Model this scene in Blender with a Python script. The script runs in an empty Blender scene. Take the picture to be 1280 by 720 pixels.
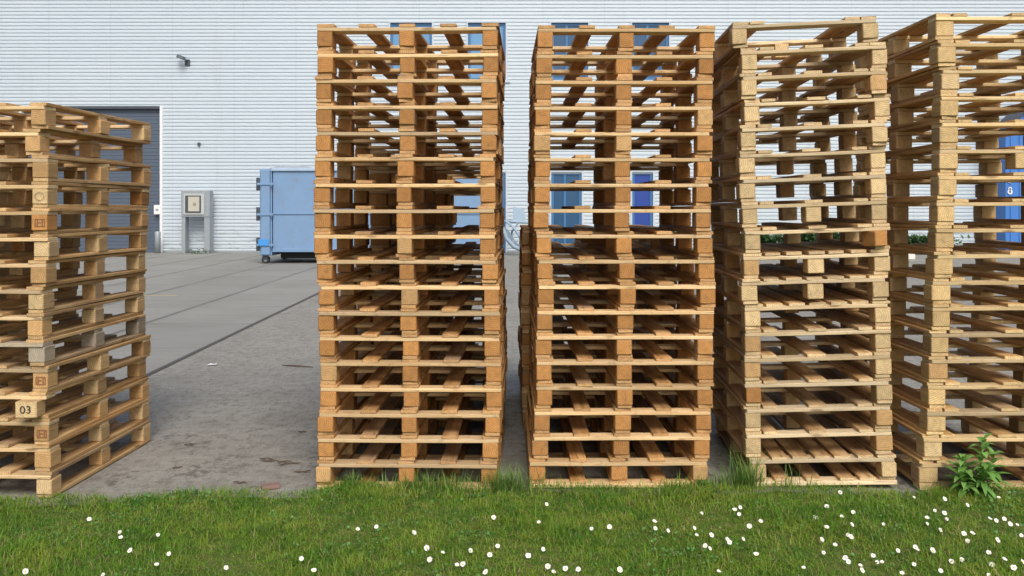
import bpy, bmesh, math, random
import numpy as np
from mathutils import Vector, Matrix, Euler

R = math.radians
rnd = random.Random(7)
scene = bpy.context.scene
COL = scene.collection

# ------------------------------------------------------------------ camera numbers
F = 1130.0            # focal length in pixels of a 1280 wide picture
CAMH = 1.55           # eye height
HZ = 260.0            # horizon row


def gx(px, Y):
    return (px - 640.0) / F * Y


def gz(py, Y):
    return CAMH - (py - HZ) / F * Y


def gy(py, z=0.0):
    return (CAMH - z) * F / (py - HZ)


# ------------------------------------------------------------------ object helpers
def link(o, parent=None):
    COL.objects.link(o)
    if parent is not None:
        o.parent = parent
    return o


def tag(o, label=None, cat=None, group=None, kind=None):
    if label:
        o['label'] = label
    if cat:
        o['category'] = cat
    if group:
        o['group'] = group
    if kind:
        o['kind'] = kind
    return o


def empty(name, loc=(0, 0, 0), rz=0.0):
    o = bpy.data.objects.new(name, None)
    o.empty_display_size = 0.1
    o.location = loc
    o.rotation_euler = (0, 0, rz)
    return link(o)


class MB:
    """collects simple shapes, links them as one mesh object"""

    def __init__(self):
        self.bm = bmesh.new()

    def box(self, x0, x1, y0, y1, z0, z1, bevel=0.0, mat=0, M=None):
        r = bmesh.ops.create_cube(self.bm, size=1.0)
        vs = r['verts']
        for v in vs:
            v.co = Vector(((x0 + x1) / 2 + v.co.x * (x1 - x0), (y0 + y1) / 2 + v.co.y * (y1 - y0),
                           (z0 + z1) / 2 + v.co.z * (z1 - z0)))
            if M is not None:
                v.co = M @ v.co
        fs = {f for v in vs for f in v.link_faces}
        for f in fs:
            f.material_index = mat
        if bevel > 0:
            es = list({e for v in vs for e in v.link_edges})
            bmesh.ops.bevel(self.bm, geom=es, offset=bevel, segments=2, affect='EDGES', profile=0.6)
        return self

    def tube(self, pts, r, n=8, mat=0, taper=None, cap=True):
        pts = [Vector(p) for p in pts]
        rings = []
        for i, p in enumerate(pts):
            a = pts[max(i - 1, 0)]
            b = pts[min(i + 1, len(pts) - 1)]
            d = (b - a).normalized()
            up = Vector((0, 0, 1)) if abs(d.z) < 0.9 else Vector((1, 0, 0))
            s = d.cross(up).normalized()
            t = s.cross(d).normalized()
            rr = r if taper is None else r * taper[i]
            rings.append([self.bm.verts.new(p + (s * math.cos(k * 2 * math.pi / n) + t * math.sin(k * 2 * math.pi / n)) * rr)
                          for k in range(n)])
        for a, b in zip(rings, rings[1:]):
            for k in range(n):
                f = self.bm.faces.new((a[k], a[(k + 1) % n], b[(k + 1) % n], b[k]))
                f.material_index = mat
                f.smooth = True
        if cap:
            for rg in (rings[0], rings[-1][::-1]):
                f = self.bm.faces.new(rg)
                f.material_index = mat
        return self

    def poly(self, pts, mat=0):
        f = self.bm.faces.new([self.bm.verts.new(p) for p in pts])
        f.material_index = mat
        return self

    def prism(self, outline, y0, y1, mat=0):
        """outline: list of (x,z); extruded from y0 to y1"""
        a = [self.bm.verts.new((x, y0, z)) for x, z in outline]
        b = [self.bm.verts.new((x, y1, z)) for x, z in outline]
        n = len(a)
        for f in [self.bm.faces.new(a), self.bm.faces.new(b[::-1])] + \
                 [self.bm.faces.new((a[i], b[i], b[(i + 1) % n], a[(i + 1) % n])) for i in range(n)]:
            f.material_index = mat
        return self

    def mesh(self, name, mats):
        bmesh.ops.recalc_face_normals(self.bm, faces=self.bm.faces[:])
        me = bpy.data.meshes.new(name)
        self.bm.to_mesh(me)
        self.bm.free()
        for m in (mats if isinstance(mats, (list, tuple)) else [mats]):
            me.materials.append(m)
        return me

    def build(self, name, mats, parent=None, loc=None):
        o = bpy.data.objects.new(name, self.mesh(name, mats))
        if loc is not None:
            o.location = loc
        return link(o, parent)


# ------------------------------------------------------------------ material helpers
class NT:
    def __init__(self, name):
        self.m = bpy.data.materials.new(name)
        self.m.use_nodes = True
        self.t = self.m.node_tree
        self.b = self.t.nodes['Principled BSDF']
        self.out = self.t.nodes['Material Output']

    def n(self, typ, inputs=None, **kw):
        nd = self.t.nodes.new(typ)
        for k, v in kw.items():
            setattr(nd, k, v)
        for k, v in (inputs or {}).items():
            self.set(nd.inputs[k], v)
        return nd

    def set(self, sock, v):
        if isinstance(v, bpy.types.NodeSocket):
            self.t.links.new(v, sock)
        elif isinstance(v, bpy.types.Node):
            self.t.links.new(v.outputs[0], sock)
        else:
            if hasattr(sock.default_value, '__len__') and not hasattr(v, '__len__'):
                v = [v] * len(sock.default_value)
            if hasattr(v, '__len__') and len(v) == 3 and len(sock.default_value) == 4:
                v = (*v, 1)
            sock.default_value = v

    def math(self, op, a, b=0.0, c=0.0, clamp=False):
        nd = self.n('ShaderNodeMath', {0: a, 1: b, 2: c}, operation=op)
        nd.use_clamp = clamp
        return nd.outputs[0]

    def vmath(self, op, a, b):
        return self.n('ShaderNodeVectorMath', {0: a, 1: b}, operation=op).outputs[0]

    def mix(self, fac, a, b, blend='MIX'):
        nd = self.n('ShaderNodeMix', data_type='RGBA', blend_type=blend)
        self.set(nd.inputs[0], fac)
        self.set(nd.inputs[6], a)
        self.set(nd.inputs[7], b)
        return nd.outputs[2]

    def ramp(self, fac, lo, hi):
        nd = self.n('ShaderNodeMapRange', {0: fac, 1: lo, 2: hi, 3: 0.0, 4: 1.0})
        nd.interpolation_type = 'SMOOTHSTEP'
        return nd.outputs[0]

    def noise(self, vec, scale, detail=4.0, rough=0.55, dist=0.0):
        return self.n('ShaderNodeTexNoise', {'Vector': vec, 'Scale': scale, 'Detail': detail, 'Roughness': rough,
                                             'Distortion': dist}).outputs[0]

    def p(self, **kw):
        names = {'color': 'Base Color', 'rough': 'Roughness', 'metal': 'Metallic', 'spec': 'Specular IOR Level', 'normal': 'Normal'}
        for k, v in kw.items():
            self.set(self.b.inputs[names[k]], v)
        return self

    def bump(self, height, strength=0.3, dist=0.01):
        return self.n('ShaderNodeBump', {'Height': height, 'Strength': strength, 'Distance': dist}).outputs[0]


def plain(name, col, rough=0.6, metal=0.0, var=0.12, scale=6.0, bump=0.05, dirt=None):
    t = NT(name)
    co = t.n('ShaderNodeTexCoord').outputs['Object']
    nz = t.noise(co, scale, 5.0, 0.6)
    lo = [c * (1 - var) for c in col]
    hi = [min(c * (1 + var), 1) for c in col]
    c = t.mix(nz, lo, hi)
    if dirt:
        nd = t.ramp(t.noise(co, scale * 2.3, 6.0, 0.7), 0.52, 0.72)
        c = t.mix(t.math('MULTIPLY', nd, dirt[1]), c, dirt[0])
    t.p(color=c, rough=rough, metal=metal)
    if bump:
        t.p(normal=t.bump(t.noise(co, scale * 8, 3.0), bump, 0.01))
    return t.m


def wood(name, c1, c2, knots=True, grey=0.25, endcol=None):
    """sawn timber, grain along local X"""
    t = NT(name)
    tc = t.n('ShaderNodeTexCoord')
    oi = t.n('ShaderNodeObjectInfo')
    rn = oi.outputs['Random']
    off = t.n('ShaderNodeCombineXYZ', {0: t.math('MULTIPLY', rn, 37.0), 1: t.math('MULTIPLY', rn, 91.0), 2: t.math('MULTIPLY', rn, 53.0)})
    co = t.vmath('ADD', tc.outputs['Object'], off.outputs[0])
    g1 = t.noise(t.vmath('MULTIPLY', co, (1.6, 22.0, 22.0)), 1.0, 4.0, 0.6, 0.6)
    g2 = t.noise(t.vmath('MULTIPLY', co, (9.0, 190.0, 190.0)), 1.0, 3.0, 0.65)
    big = t.noise(t.vmath('MULTIPLY', co, (2.5, 5.0, 5.0)), 1.0, 3.0, 0.6)
    col = t.mix(t.ramp(g1, 0.36, 0.66), c1, c2)
    # per piece tone
    rb = t.n('ShaderNodeTexWhiteNoise', {'W': t.math('MULTIPLY', rn, 417.0)}, noise_dimensions='1D').outputs[0]
    rc = t.n('ShaderNodeTexWhiteNoise', {'W': t.math('MULTIPLY', rn, 1317.0)}, noise_dimensions='1D').outputs[0]
    val = t.math('MULTIPLY_ADD', rb, 0.50, 0.74)
    fib = t.math('MULTIPLY_ADD', g2, 0.55, 0.72)
    val = t.math('MULTIPLY', val, fib)
    val = t.math('MULTIPLY', val, t.math('MULTIPLY_ADD', big, 0.45, 0.78))
    col = t.mix(1.0, col, t.n('ShaderNodeCombineXYZ', {0: val, 1: val, 2: val}).outputs[0], 'MULTIPLY')
    # some pieces have silvered
    gm = t.math('MULTIPLY', t.ramp(rc, 0.72, 1.0), grey)
    gm = t.math('MULTIPLY', gm, t.math('MULTIPLY_ADD', big, 1.0, 0.4), clamp=True)
    col = t.mix(gm, col, (0.27, 0.235, 0.19))
    if knots:
        vo = t.n('ShaderNodeTexVoronoi', {'Vector': t.vmath('MULTIPLY', co, (4.2, 17.0, 17.0)), 'Scale': 1.0, 'Randomness': 1.0})
        kn = t.math('SUBTRACT', 1.0, t.ramp(vo.outputs['Distance'], 0.07, 0.22))
        col = t.mix(t.math('MULTIPLY', kn, 0.62), col, (0.13, 0.062, 0.025))
    # drying cracks along the grain
    ck = t.math('SUBTRACT', 1.0, t.ramp(t.math('ABSOLUTE', t.math('SUBTRACT', t.noise(t.vmath('MULTIPLY', co, (1.1, 30.0, 30.0)), 1.0, 2.0, 0.5), 0.56)), 0.004, 0.014))
    ck = t.math('MULTIPLY', ck, t.ramp(big, 0.5, 0.62))
    col = t.mix(t.math('MULTIPLY', ck, 0.6), col, (0.10, 0.055, 0.028))
    # sawn ends
    nx = t.n('ShaderNodeSeparateXYZ', {0: tc.outputs['Normal']}).outputs[0]
    em = t.ramp(t.math('ABSOLUTE', nx), 0.75, 0.9)
    sp = t.n('ShaderNodeSeparateXYZ', {0: t.vmath('ADD', tc.outputs['Object'],
             t.n('ShaderNodeCombineXYZ', {0: 0.0, 1: t.math('MULTIPLY_ADD', rb, 0.16, -0.08), 2: t.math('MULTIPLY_ADD', rc, 0.2, -0.13)}).outputs[0])})
    rad = t.math('SQRT', t.math('ADD', t.math('MULTIPLY', sp.outputs[1], sp.outputs[1]), t.math('MULTIPLY', sp.outputs[2], sp.outputs[2])))
    rad = t.math('ADD', rad, t.math('MULTIPLY', t.noise(tc.outputs['Object'], 25.0, 2.0), 0.012))
    ring = t.math('MULTIPLY_ADD', t.math('SINE', t.math('MULTIPLY', rad, 560.0)), 0.5, 0.5)
    ec = endcol or c2
    endc = t.mix(ring, [c * 0.83 for c in ec], [min(c * 1.10, 1) for c in ec])
    ev = t.math('MULTIPLY_ADD', t.noise(co, 30.0, 6.0, 0.75), 1.0, 0.42)
    ev = t.math('MULTIPLY', ev, t.math('MULTIPLY_ADD', rb, 0.4, 0.85))
    endc = t.mix(1.0, endc, t.n('ShaderNodeCombineXYZ', {0: ev, 1: ev, 2: ev}).outputs[0], 'MULTIPLY')
    # weather stains
    st = t.ramp(t.noise(co, 16.0, 6.0, 0.72, 0.8), 0.54, 0.72)
    col = t.mix(em, col, endc)
    col = t.mix(t.math('MULTIPLY', st, 0.42), col, (0.12, 0.085, 0.055))
    t.p(color=col, rough=0.78, spec=0.25)
    t.p(normal=t.bump(t.math('ADD', g2, t.math('MULTIPLY', g1, 0.6)), 0.35, 0.003))
    return t.m


# ------------------------------------------------------------------ materials
M = {}
TONES = {
    'brown': ((0.55, 0.315, 0.125), (0.36, 0.175, 0.055), (0.48, 0.235, 0.078)),
    'pale': ((0.58, 0.385, 0.19), (0.41, 0.235, 0.095), (0.64, 0.475, 0.255)),
    'yellow': ((0.63, 0.405, 0.175), (0.43, 0.24, 0.09), (0.64, 0.455, 0.22)),
    'mixed': ((0.60, 0.40, 0.185), (0.40, 0.225, 0.09), (0.54, 0.335, 0.15)),
    'grey': ((0.40, 0.335, 0.245), (0.29, 0.24, 0.175), (0.35, 0.295, 0.215)),
}
EDGE = {'brown': (0.74, 0.54, 0.30), 'pale': (0.72, 0.58, 0.37), 'yellow': (0.76, 0.58, 0.32), 'mixed': (0.72, 0.54, 0.31), 'grey': (0.42, 0.38, 0.31)}
for k, (a, b, c) in TONES.items():
    e = EDGE[k]
    be = [x * 0.35 + y * 0.65 for x, y in zip(e, c)]
    M['board_' + k] = wood('pallet_board_' + k, a, b, True, 0.5, be)
    M['stringer_' + k] = wood('pallet_stringer_' + k, e, [x * y for x, y in zip(e, (0.84, 0.78, 0.70))], True, 0.5, [x * 0.85 for x in e])
    sd = c if k in ('mixed', 'grey') else [(x + y) / 2 for x, y in zip(b, c)]
    M['block_' + k] = wood('pallet_block_' + k, sd, [x * 0.8 for x in sd], False, 0.4, c)
M['ink'] = plain('stencil_ink', (0.05, 0.045, 0.04), 0.9, var=0.3, scale=80)
M['burn'] = plain('burnt_brand', (0.24, 0.125, 0.06), 0.9, var=0.4, scale=60)
M['red_brand'] = plain('red_brown_brand', (0.29, 0.125, 0.055), 0.9, var=0.4, scale=60)
M['grey_timber'] = plain('grey_timber', (0.30, 0.28, 0.25), 0.9, var=0.25, scale=20)


def cladding_mat():
    t = NT('ribbed_cladding')
    co = t.n('ShaderNodeTexCoord').outputs['Object']
    s = t.n('ShaderNodeSeparateXYZ', {0: co})
    big = t.noise(t.vmath('MULTIPLY', co, (0.25, 1.0, 0.5)), 1.0, 4.0)
    c = t.mix(big, (0.555, 0.64, 0.70), (0.605, 0.685, 0.74))
    # panel joints
    fr = t.math('ABSOLUTE', t.math('SUBTRACT', t.math('FRACT', t.math('DIVIDE', s.outputs[0], 2.15)), 0.5))
    j = t.math('SUBTRACT', 1.0, t.ramp(fr, 0.004, 0.012))
    c = t.mix(t.math('MULTIPLY', j, 0.14), c, (0.3, 0.33, 0.36))
    # rain streaks and splash dirt at the foot of the wall
    stre = t.ramp(t.noise(t.vmath('MULTIPLY', co, (2.2, 1.0, 0.12)), 1.0, 4.0, 0.7), 0.55, 0.8)
    c = t.mix(t.math('MULTIPLY', stre, 0.30), c, (0.42, 0.44, 0.45))
    low = t.math('SUBTRACT', 1.0, t.ramp(s.outputs[2], 0.1, 1.5))
    dn = t.ramp(t.noise(t.vmath('MULTIPLY', co, (1.2, 1.0, 5.0)), 1.6, 6.0, 0.75), 0.5, 0.68)
    c = t.mix(t.math('MULTIPLY', t.math('MULTIPLY', low, dn), 0.7), c, (0.25, 0.24, 0.21))
    t.p(color=c, rough=0.42, metal=0.15)
    return t.m


M['clad'] = cladding_mat()
M['door_grey'] = plain('slate_grey_door', (0.085, 0.115, 0.16), 0.5, var=0.10, scale=1.2)
M['white_trim'] = plain('white_trim', (0.75, 0.77, 0.79), 0.5, var=0.05, scale=3)
M['grey_trim'] = plain('pale_grey_blue_trim', (0.52, 0.58, 0.64), 0.5, var=0.06, scale=3)
M['blue_frame'] = plain('blue_window_frame', (0.05, 0.17, 0.36), 0.4, var=0.08)
M['pane_light'] = plain('sky_reflection_blue_glass', (0.14, 0.31, 0.52), 0.15, var=0.25, scale=1.0, bump=0)  # bright sky reflection put into the base colour of these panes
M['pane_dark'] = plain('dark_blue_glass', (0.035, 0.10, 0.20), 0.12, var=0.15, scale=1.0, bump=0)
M['pane_royal'] = plain('royal_blue_door', (0.02, 0.06, 0.30), 0.35, var=0.1, scale=1.0)
M['steel'] = plain('galvanised_grey', (0.34, 0.38, 0.41), 0.5, 0.3, var=0.12, scale=5, dirt=((0.2, 0.19, 0.17), 0.4))
M['black'] = plain('black_rubber', (0.025, 0.026, 0.028), 0.7, var=0.3, scale=20)
M['charcoal'] = plain('charcoal_metal', (0.06, 0.075, 0.09), 0.5, var=0.2, scale=20)
M['beige'] = plain('beige_dial', (0.50, 0.48, 0.40), 0.5, var=0.1)
M['paper'] = plain('white_paper', (0.80, 0.80, 0.80), 0.7, var=0.03)
M['container'] = plain('faded_light_blue_paint', (0.18, 0.305, 0.49), 0.5, var=0.16, scale=1.6, dirt=((0.25, 0.21, 0.18), 0.45))
M['container_bright'] = plain('bright_blue_paint', (0.06, 0.30, 0.72), 0.45, var=0.08, scale=3)
M['shed_blue'] = plain('strong_blue_sheet', (0.055, 0.20, 0.56), 0.45, var=0.08, scale=1.0)
M['shed_roof'] = plain('dark_roof_edge', (0.05, 0.06, 0.085), 0.6, var=0.15)
M['tarp'] = plain('grey_blue_metal', (0.30, 0.40, 0.50), 0.5, var=0.2, scale=4)
M['white_board'] = plain('white_painted_board', (0.72, 0.70, 0.64), 0.7, var=0.12, scale=5)
M['brick_red'] = plain('red_brick', (0.24, 0.15, 0.125), 0.9, var=0.25, scale=30)


def leafmat(name, c1, c2, scale=14.0, trans=0.25):
    t = NT(name)
    co = t.n('ShaderNodeTexCoord').outputs['Object']
    c = t.mix(t.ramp(t.noise(co, scale, 4.0, 0.6), 0.35, 0.65), c1, c2)
    t.p(color=c, rough=0.5, spec=0.3)
    tr = t.n('ShaderNodeBsdfTranslucent', {'Color': c})
    mx = t.n('ShaderNodeMixShader', {0: trans, 1: t.b.outputs[0], 2: tr.outputs[0]})
    t.t.links.new(mx.outputs[0], t.out.inputs[0])
    return t.m


M['leaf'] = leafmat('weed_leaf', (0.14, 0.31, 0.06), (0.23, 0.43, 0.11))
M['leaf_low'] = leafmat('broad_leaf', (0.05, 0.15, 0.045), (0.09, 0.21, 0.06))
M['hedge'] = leafmat('wall_weed_leaf', (0.035, 0.09, 0.03), (0.08, 0.15, 0.05), 3.0)
M['tuft'] = leafmat('tall_grass_blade', (0.12, 0.24, 0.04), (0.22, 0.34, 0.085), 9.0)
M['petal'] = plain('daisy_petal', (0.86, 0.86, 0.84), 0.6, var=0.03, bump=0)
M['disc'] = plain('daisy_centre', (0.75, 0.52, 0.05), 0.8, var=0.1, bump=0)


def grass_mat():
    t = NT('lawn_blade')
    ge = t.n('ShaderNodeNewGeometry')
    pos = ge.outputs['Position']
    at = t.n('ShaderNodeAttribute', attribute_name='blade_tint')
    f = at.outputs['Fac']
    pat = t.ramp(t.noise(pos, 2.6, 4.0, 0.6), 0.36, 0.66)
    c = t.mix(pat, (0.14, 0.30, 0.025), (0.30, 0.40, 0.05))
    c = t.mix(t.ramp(t.noise(pos, 9.0, 3.0, 0.6), 0.45, 0.7), c, (0.07, 0.205, 0.03))
    c = t.mix(t.math('MULTIPLY', t.ramp(f, 0.35, 0.85), 0.45), c, (0.27, 0.46, 0.08))
    c = t.mix(t.ramp(f, 0.90, 0.93), c, (0.42, 0.35, 0.17))
    t.p(color=c, rough=0.55, spec=0.2)
    tr = t.n('ShaderNodeBsdfTranslucent', {'Color': c})
    mx = t.n('ShaderNodeMixShader', {0: 0.42, 1: t.b.outputs[0], 2: tr.outputs[0]})
    t.t.links.new(mx.outputs[0], t.out.inputs[0])
    return t.m


M['grass'] = grass_mat()


def soil_mat():
    t = NT('lawn_soil')
    co = t.n('ShaderNodeTexCoord').outputs['Object']
    c = t.mix(t.ramp(t.noise(co, 12.0, 6.0, 0.7), 0.35, 0.7), (0.07, 0.125, 0.02), (0.15, 0.16, 0.05))
    t.p(color=c, rough=0.95, spec=0.1, normal=t.bump(t.noise(co, 60.0, 4.0), 0.6, 0.02))
    return t.m


def pavers_mat():
    t = NT('weathered_block_paving')
    co = t.n('ShaderNodeTexCoord').outputs['Object']
    br = t.n('ShaderNodeTexBrick', {'Vector': co, 'Color1': (0.305, 0.297, 0.265, 1), 'Color2': (0.262, 0.255, 0.228, 1),
                                    'Mortar': (0.215, 0.205, 0.185, 1), 'Scale': 1.0, 'Mortar Size': 0.004, 'Mortar Smooth': 0.4,
                                    'Brick Width': 0.21, 'Row Height': 0.105})
    c = br.outputs[0]
    big = t.noise(co, 0.55, 5.0, 0.65)
    mid = t.noise(t.vmath('MULTIPLY', co, (1.0, 0.6, 1.0)), 3.2, 6.0, 0.7, 0.5)
    fine = t.noise(co, 60.0, 6.0, 0.8)
    med = t.noise(t.vmath('MULTIPLY', co, (1.0, 0.7, 1.0)), 14.0, 5.0, 0.75)
    c = t.mix(t.math('MULTIPLY', t.ramp(big, 0.35, 0.65), 0.5), c, (0.34, 0.33, 0.295))
    c = t.mix(t.math('MULTIPLY', t.ramp(mid, 0.47, 0.68), 0.5), c, (0.215, 0.205, 0.18))
    c = t.mix(t.math('MULTIPLY', t.ramp(med, 0.48, 0.62), 0.62), c, (0.165, 0.157, 0.137))
    lt = t.ramp(t.noise(t.vmath('MULTIPLY', co, (1.0, 0.7, 1.0)), 31.0, 4.0, 0.7), 0.55, 0.68)
    c = t.mix(t.math('MULTIPLY', lt, 0.45), c, (0.42, 0.405, 0.365))
    # black dirt cracks and moss that collect towards the grass edge
    sy = t.n('ShaderNodeSeparateXYZ', {0: co}).outputs[1]
    near = t.math('SUBTRACT', 1.0, t.ramp(sy, 5.3, 8.2))
    cr = t.noise(t.vmath('MULTIPLY', co, (1.0, 0.8, 1.0)), 3.0, 6.0, 0.72, 0.3)
    crk = t.math('MULTIPLY', t.ramp(med, 0.42, 0.6), t.ramp(cr, 0.5, 0.62))
    c = t.mix(t.math('MULTIPLY', t.math('MULTIPLY', crk, near), 0.55), c, (0.075, 0.062, 0.048))
    brn = t.ramp(t.noise(co, 1.7, 5.0, 0.7), 0.42, 0.7)
    c = t.mix(t.math('MULTIPLY', t.math('MULTIPLY', brn, near), 0.5), c, (0.19, 0.17, 0.14))
    v = t.math('MULTIPLY_ADD', fine, 1.5, 0.25)
    c = t.mix(1.0, c, t.n('ShaderNodeCombineXYZ', {0: v, 1: v, 2: v}).outputs[0], 'MULTIPLY')
    t.p(color=c, rough=0.9, spec=0.2)
    h = t.math('ADD', t.math('MULTIPLY', fine, 0.5), t.math('MULTIPLY', br.outputs[1], -0.7))
    t.p(normal=t.bump(h, 0.5, 0.008))
    return t.m


def slab_mat():
    t = NT('concrete_yard_slabs')
    co = t.n('ShaderNodeTexCoord').outputs['Object']
    sp = t.n('ShaderNodeSeparateXYZ', {0: co})

    def lines(v, period, half, soft):
        f = t.math('MULTIPLY', t.math('ABSOLUTE', t.math('SUBTRACT', t.math('FRACT', t.math('ADD', t.math('DIVIDE', v, period), 0.5)), 0.5)), period)
        return t.math('SUBTRACT', 1.0, t.ramp(f, half, half + soft))
    wob = t.math('MULTIPLY', t.noise(co, 1.3, 3.0), 0.03)
    jl = lines(t.math('ADD', sp.outputs[1], wob), 1.5, 0.022, 0.035)
    jc = lines(t.math('ADD', sp.outputs[0], wob), 2.1, 0.012, 0.03)
    brk = t.ramp(t.noise(co, 0.9, 4.0, 0.6), 0.34, 0.6)
    joint = t.math('MAXIMUM', t.math('MULTIPLY', jl, t.math('MULTIPLY_ADD', brk, 0.3, 0.4)), t.math('MULTIPLY', jc, t.math('MULTIPLY', brk, 0.55)))
    sid = t.n('ShaderNodeTexWhiteNoise', {'Vector': t.n('ShaderNodeCombineXYZ', {0: t.math('FLOOR', t.math('DIVIDE', sp.outputs[0], 2.1)),
              1: t.math('FLOOR', t.math('DIVIDE', sp.outputs[1], 1.5)), 2: 0.0})}, noise_dimensions='3D').outputs[0]
    c = t.mix(sid, (0.27, 0.268, 0.245), (0.31, 0.307, 0.28))
    big = t.noise(co, 0.5, 6.0, 0.65)
    c = t.mix(t.math('MULTIPLY', t.ramp(big, 0.4, 0.68), 0.5), c, (0.22, 0.214, 0.188))
    st = t.noise(t.vmath('MULTIPLY', co, (3.5, 0.5, 1.0)), 1.0, 6.0, 0.72)
    c = t.mix(t.math('MULTIPLY', t.ramp(st, 0.5, 0.7), 0.42), c, (0.185, 0.18, 0.165))
    c = t.mix(joint, c, (0.10, 0.097, 0.085))
    fine = t.noise(co, 60.0, 4.0, 0.7)
    v = t.math('MULTIPLY_ADD', fine, 0.6, 0.7)
    c = t.mix(1.0, c, t.n('ShaderNodeCombineXYZ', {0: v, 1: v, 2: v}).outputs[0], 'MULTIPLY')
    t.p(color=c, rough=0.82, spec=0.3)
    t.p(normal=t.bump(t.math('ADD', t.math('MULTIPLY', fine, 0.3), t.math('MULTIPLY', joint, -1.0)), 0.4, 0.01))
    return t.m


# ------------------------------------------------------------------ setting: ground
def sheet(name, x0, x1, y0, y1, z, mat, rz=0.0, org=(0, 0)):
    b = MB()
    b.poly([(x0, y0, 0), (x1, y0, 0), (x1, y1, 0), (x0, y1, 0)])
    o = b.build(name, mat, loc=(org[0], org[1], z))
    o.rotation_euler = (0, 0, rz)
    return tag(o, kind='structure')


sheet('ground', -250, 250, -200, 300, -0.006, pavers_mat())
# concrete slab yard: slab rows run away from the camera (local x = world y)
yard = MB()
yard.poly([(0, 0, 0), (60, 0, 0), (60, 36, 0), (0, 36, 0)])
yd = yard.build('concrete_yard', slab_mat(), loc=(-3.27, 1.63, -0.002))
yd.rotation_euler = (0, 0, R(90 + 1.0))
tag(yd, kind='structure')
# dark drainage joint between the slabs and the block paving
g = MB()
g.poly([(-0.028, 0, 0.001), (0.028, 0, 0.001), (0.028, 30, 0.001), (-0.028, 30, 0.001)])
jo = g.build('drainage_joint', plain('wet_joint', (0.085, 0.08, 0.07), 0.85, var=0.4, scale=8), loc=(-3.27, 1.63, 0))
jo.rotation_euler = (0, 0, R(1.0))
tag(jo, kind='structure')
# faint yellow paint line on the slabs
yl = MB()
yl.box(-9.5, -5.9, -0.05, 0.05, 0.0, 0.0025)
yo = yl.build('painted_line', plain('worn_yellow_paint', (0.42, 0.37, 0.22), 0.9, var=0.25, scale=9), loc=(0, 16.0, 0))
tag(yo, kind='structure')


def edge_y(x):
    """back edge of the turf"""
    u = min(max((-1.65 - x) / 0.5, 0.0), 1.0)
    return 4.955 - 0.24 * u * u * (3 - 2 * u) + 0.035 * math.sin(x * 2.1 + 0.5) + 0.03 * math.sin(x * 5.3) + 0.022 * math.sin(x * 13.0 + 1) + 0.012 * math.sin(x * 31.0)


b = MB()
NX, NY = 130, 30
XS = np.linspace(-9, 9, NX)
vs = []
for i, x in enumerate(XS):
    row = []
    e = edge_y(x)
    for j in range(NY):
        f = j / (NY - 1)
        y = -1.5 + (e + 1.5) * f
        z = 0.018 + 0.012 * math.sin(x * 3.1 + y * 2.0) + 0.008 * math.sin(x * 7.7 - y * 5.0)
        if j == NY - 1:
            z = -0.01
        row.append(b.bm.verts.new((x, y, z)))
    vs.append(row)
for i in range(NX - 1):
    for j in range(NY - 1):
        f = b.bm.faces.new((vs[i][j], vs[i + 1][j], vs[i + 1][j + 1], vs[i][j + 1]))
        f.smooth = True
tag(b.build('turf', soil_mat()), kind='structure')


def blade_mesh(name, px, py, pz, h, w, lean, az, tint, mat):
    """one mesh of bent grass blades from numpy arrays"""
    n = len(px)
    T = np.array([0.0, 0.5, 1.0])
    dx, dy = np.cos(az), np.sin(az)
    sx, sy = -dy, dx
    verts = np.zeros((n, 5, 3), dtype=np.float32)
    k = 0
    for ti, wf in ((0.0, 1.0), (0.5, 0.8)):
        off = lean * h * ti ** 1.7
        for sgn in (-1, 1):
            verts[:, k, 0] = px + dx * off + sx * sgn * w * wf / 2
            verts[:, k, 1] = py + dy * off + sy * sgn * w * wf / 2
            verts[:, k, 2] = pz + h * ti * (1 - 0.25 * lean * ti)
            k += 1
    verts[:, 4, 0] = px + dx * lean * h
    verts[:, 4, 1] = py + dy * lean * h
    verts[:, 4, 2] = pz + h * (1 - 0.35 * lean)
    base = np.arange(n) * 5
    quads = np.stack([base, base + 1, base + 3, base + 2], 1)
    tris = np.stack([base + 2, base + 3, base + 4], 1)
    loops = np.concatenate([quads, tris], 1).reshape(-1)
    me = bpy.data.meshes.new(name)
    me.vertices.add(n * 5)
    me.vertices.foreach_set('co', verts.reshape(-1))
    me.loops.add(n * 7)
    me.loops.foreach_set('vertex_index', loops.astype(np.int32))
    me.polygons.add(n * 2)
    starts = np.stack([np.arange(n) * 7, np.arange(n) * 7 + 4], 1).reshape(-1)
    me.polygons.foreach_set('loop_start', starts.astype(np.int32))
    at = me.attributes.new('blade_tint', 'FLOAT', 'POINT')
    at.data.foreach_set('value', np.repeat(tint, 5).astype(np.float32))
    me.update(calc_edges=True)
    me.validate()
    me.materials.append(mat)
    return me


rs = np.random.RandomState(3)
N = 330000
gxs = rs.uniform(-4.6, 4.6, N)
gys = rs.uniform(3.05, 5.06, N)
uu = np.clip((-1.65 - gxs) / 0.5, 0, 1)
ee = 4.955 - 0.24 * uu * uu * (3 - 2 * uu) + 0.035 * np.sin(gxs * 2.1 + 0.5) + 0.03 * np.sin(gxs * 5.3) + 0.022 * np.sin(gxs * 13.0 + 1) + 0.012 * np.sin(gxs * 31.0)
keep = gys < ee + np.abs(rs.normal(0, 0.018, N)) - 0.01
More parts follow.
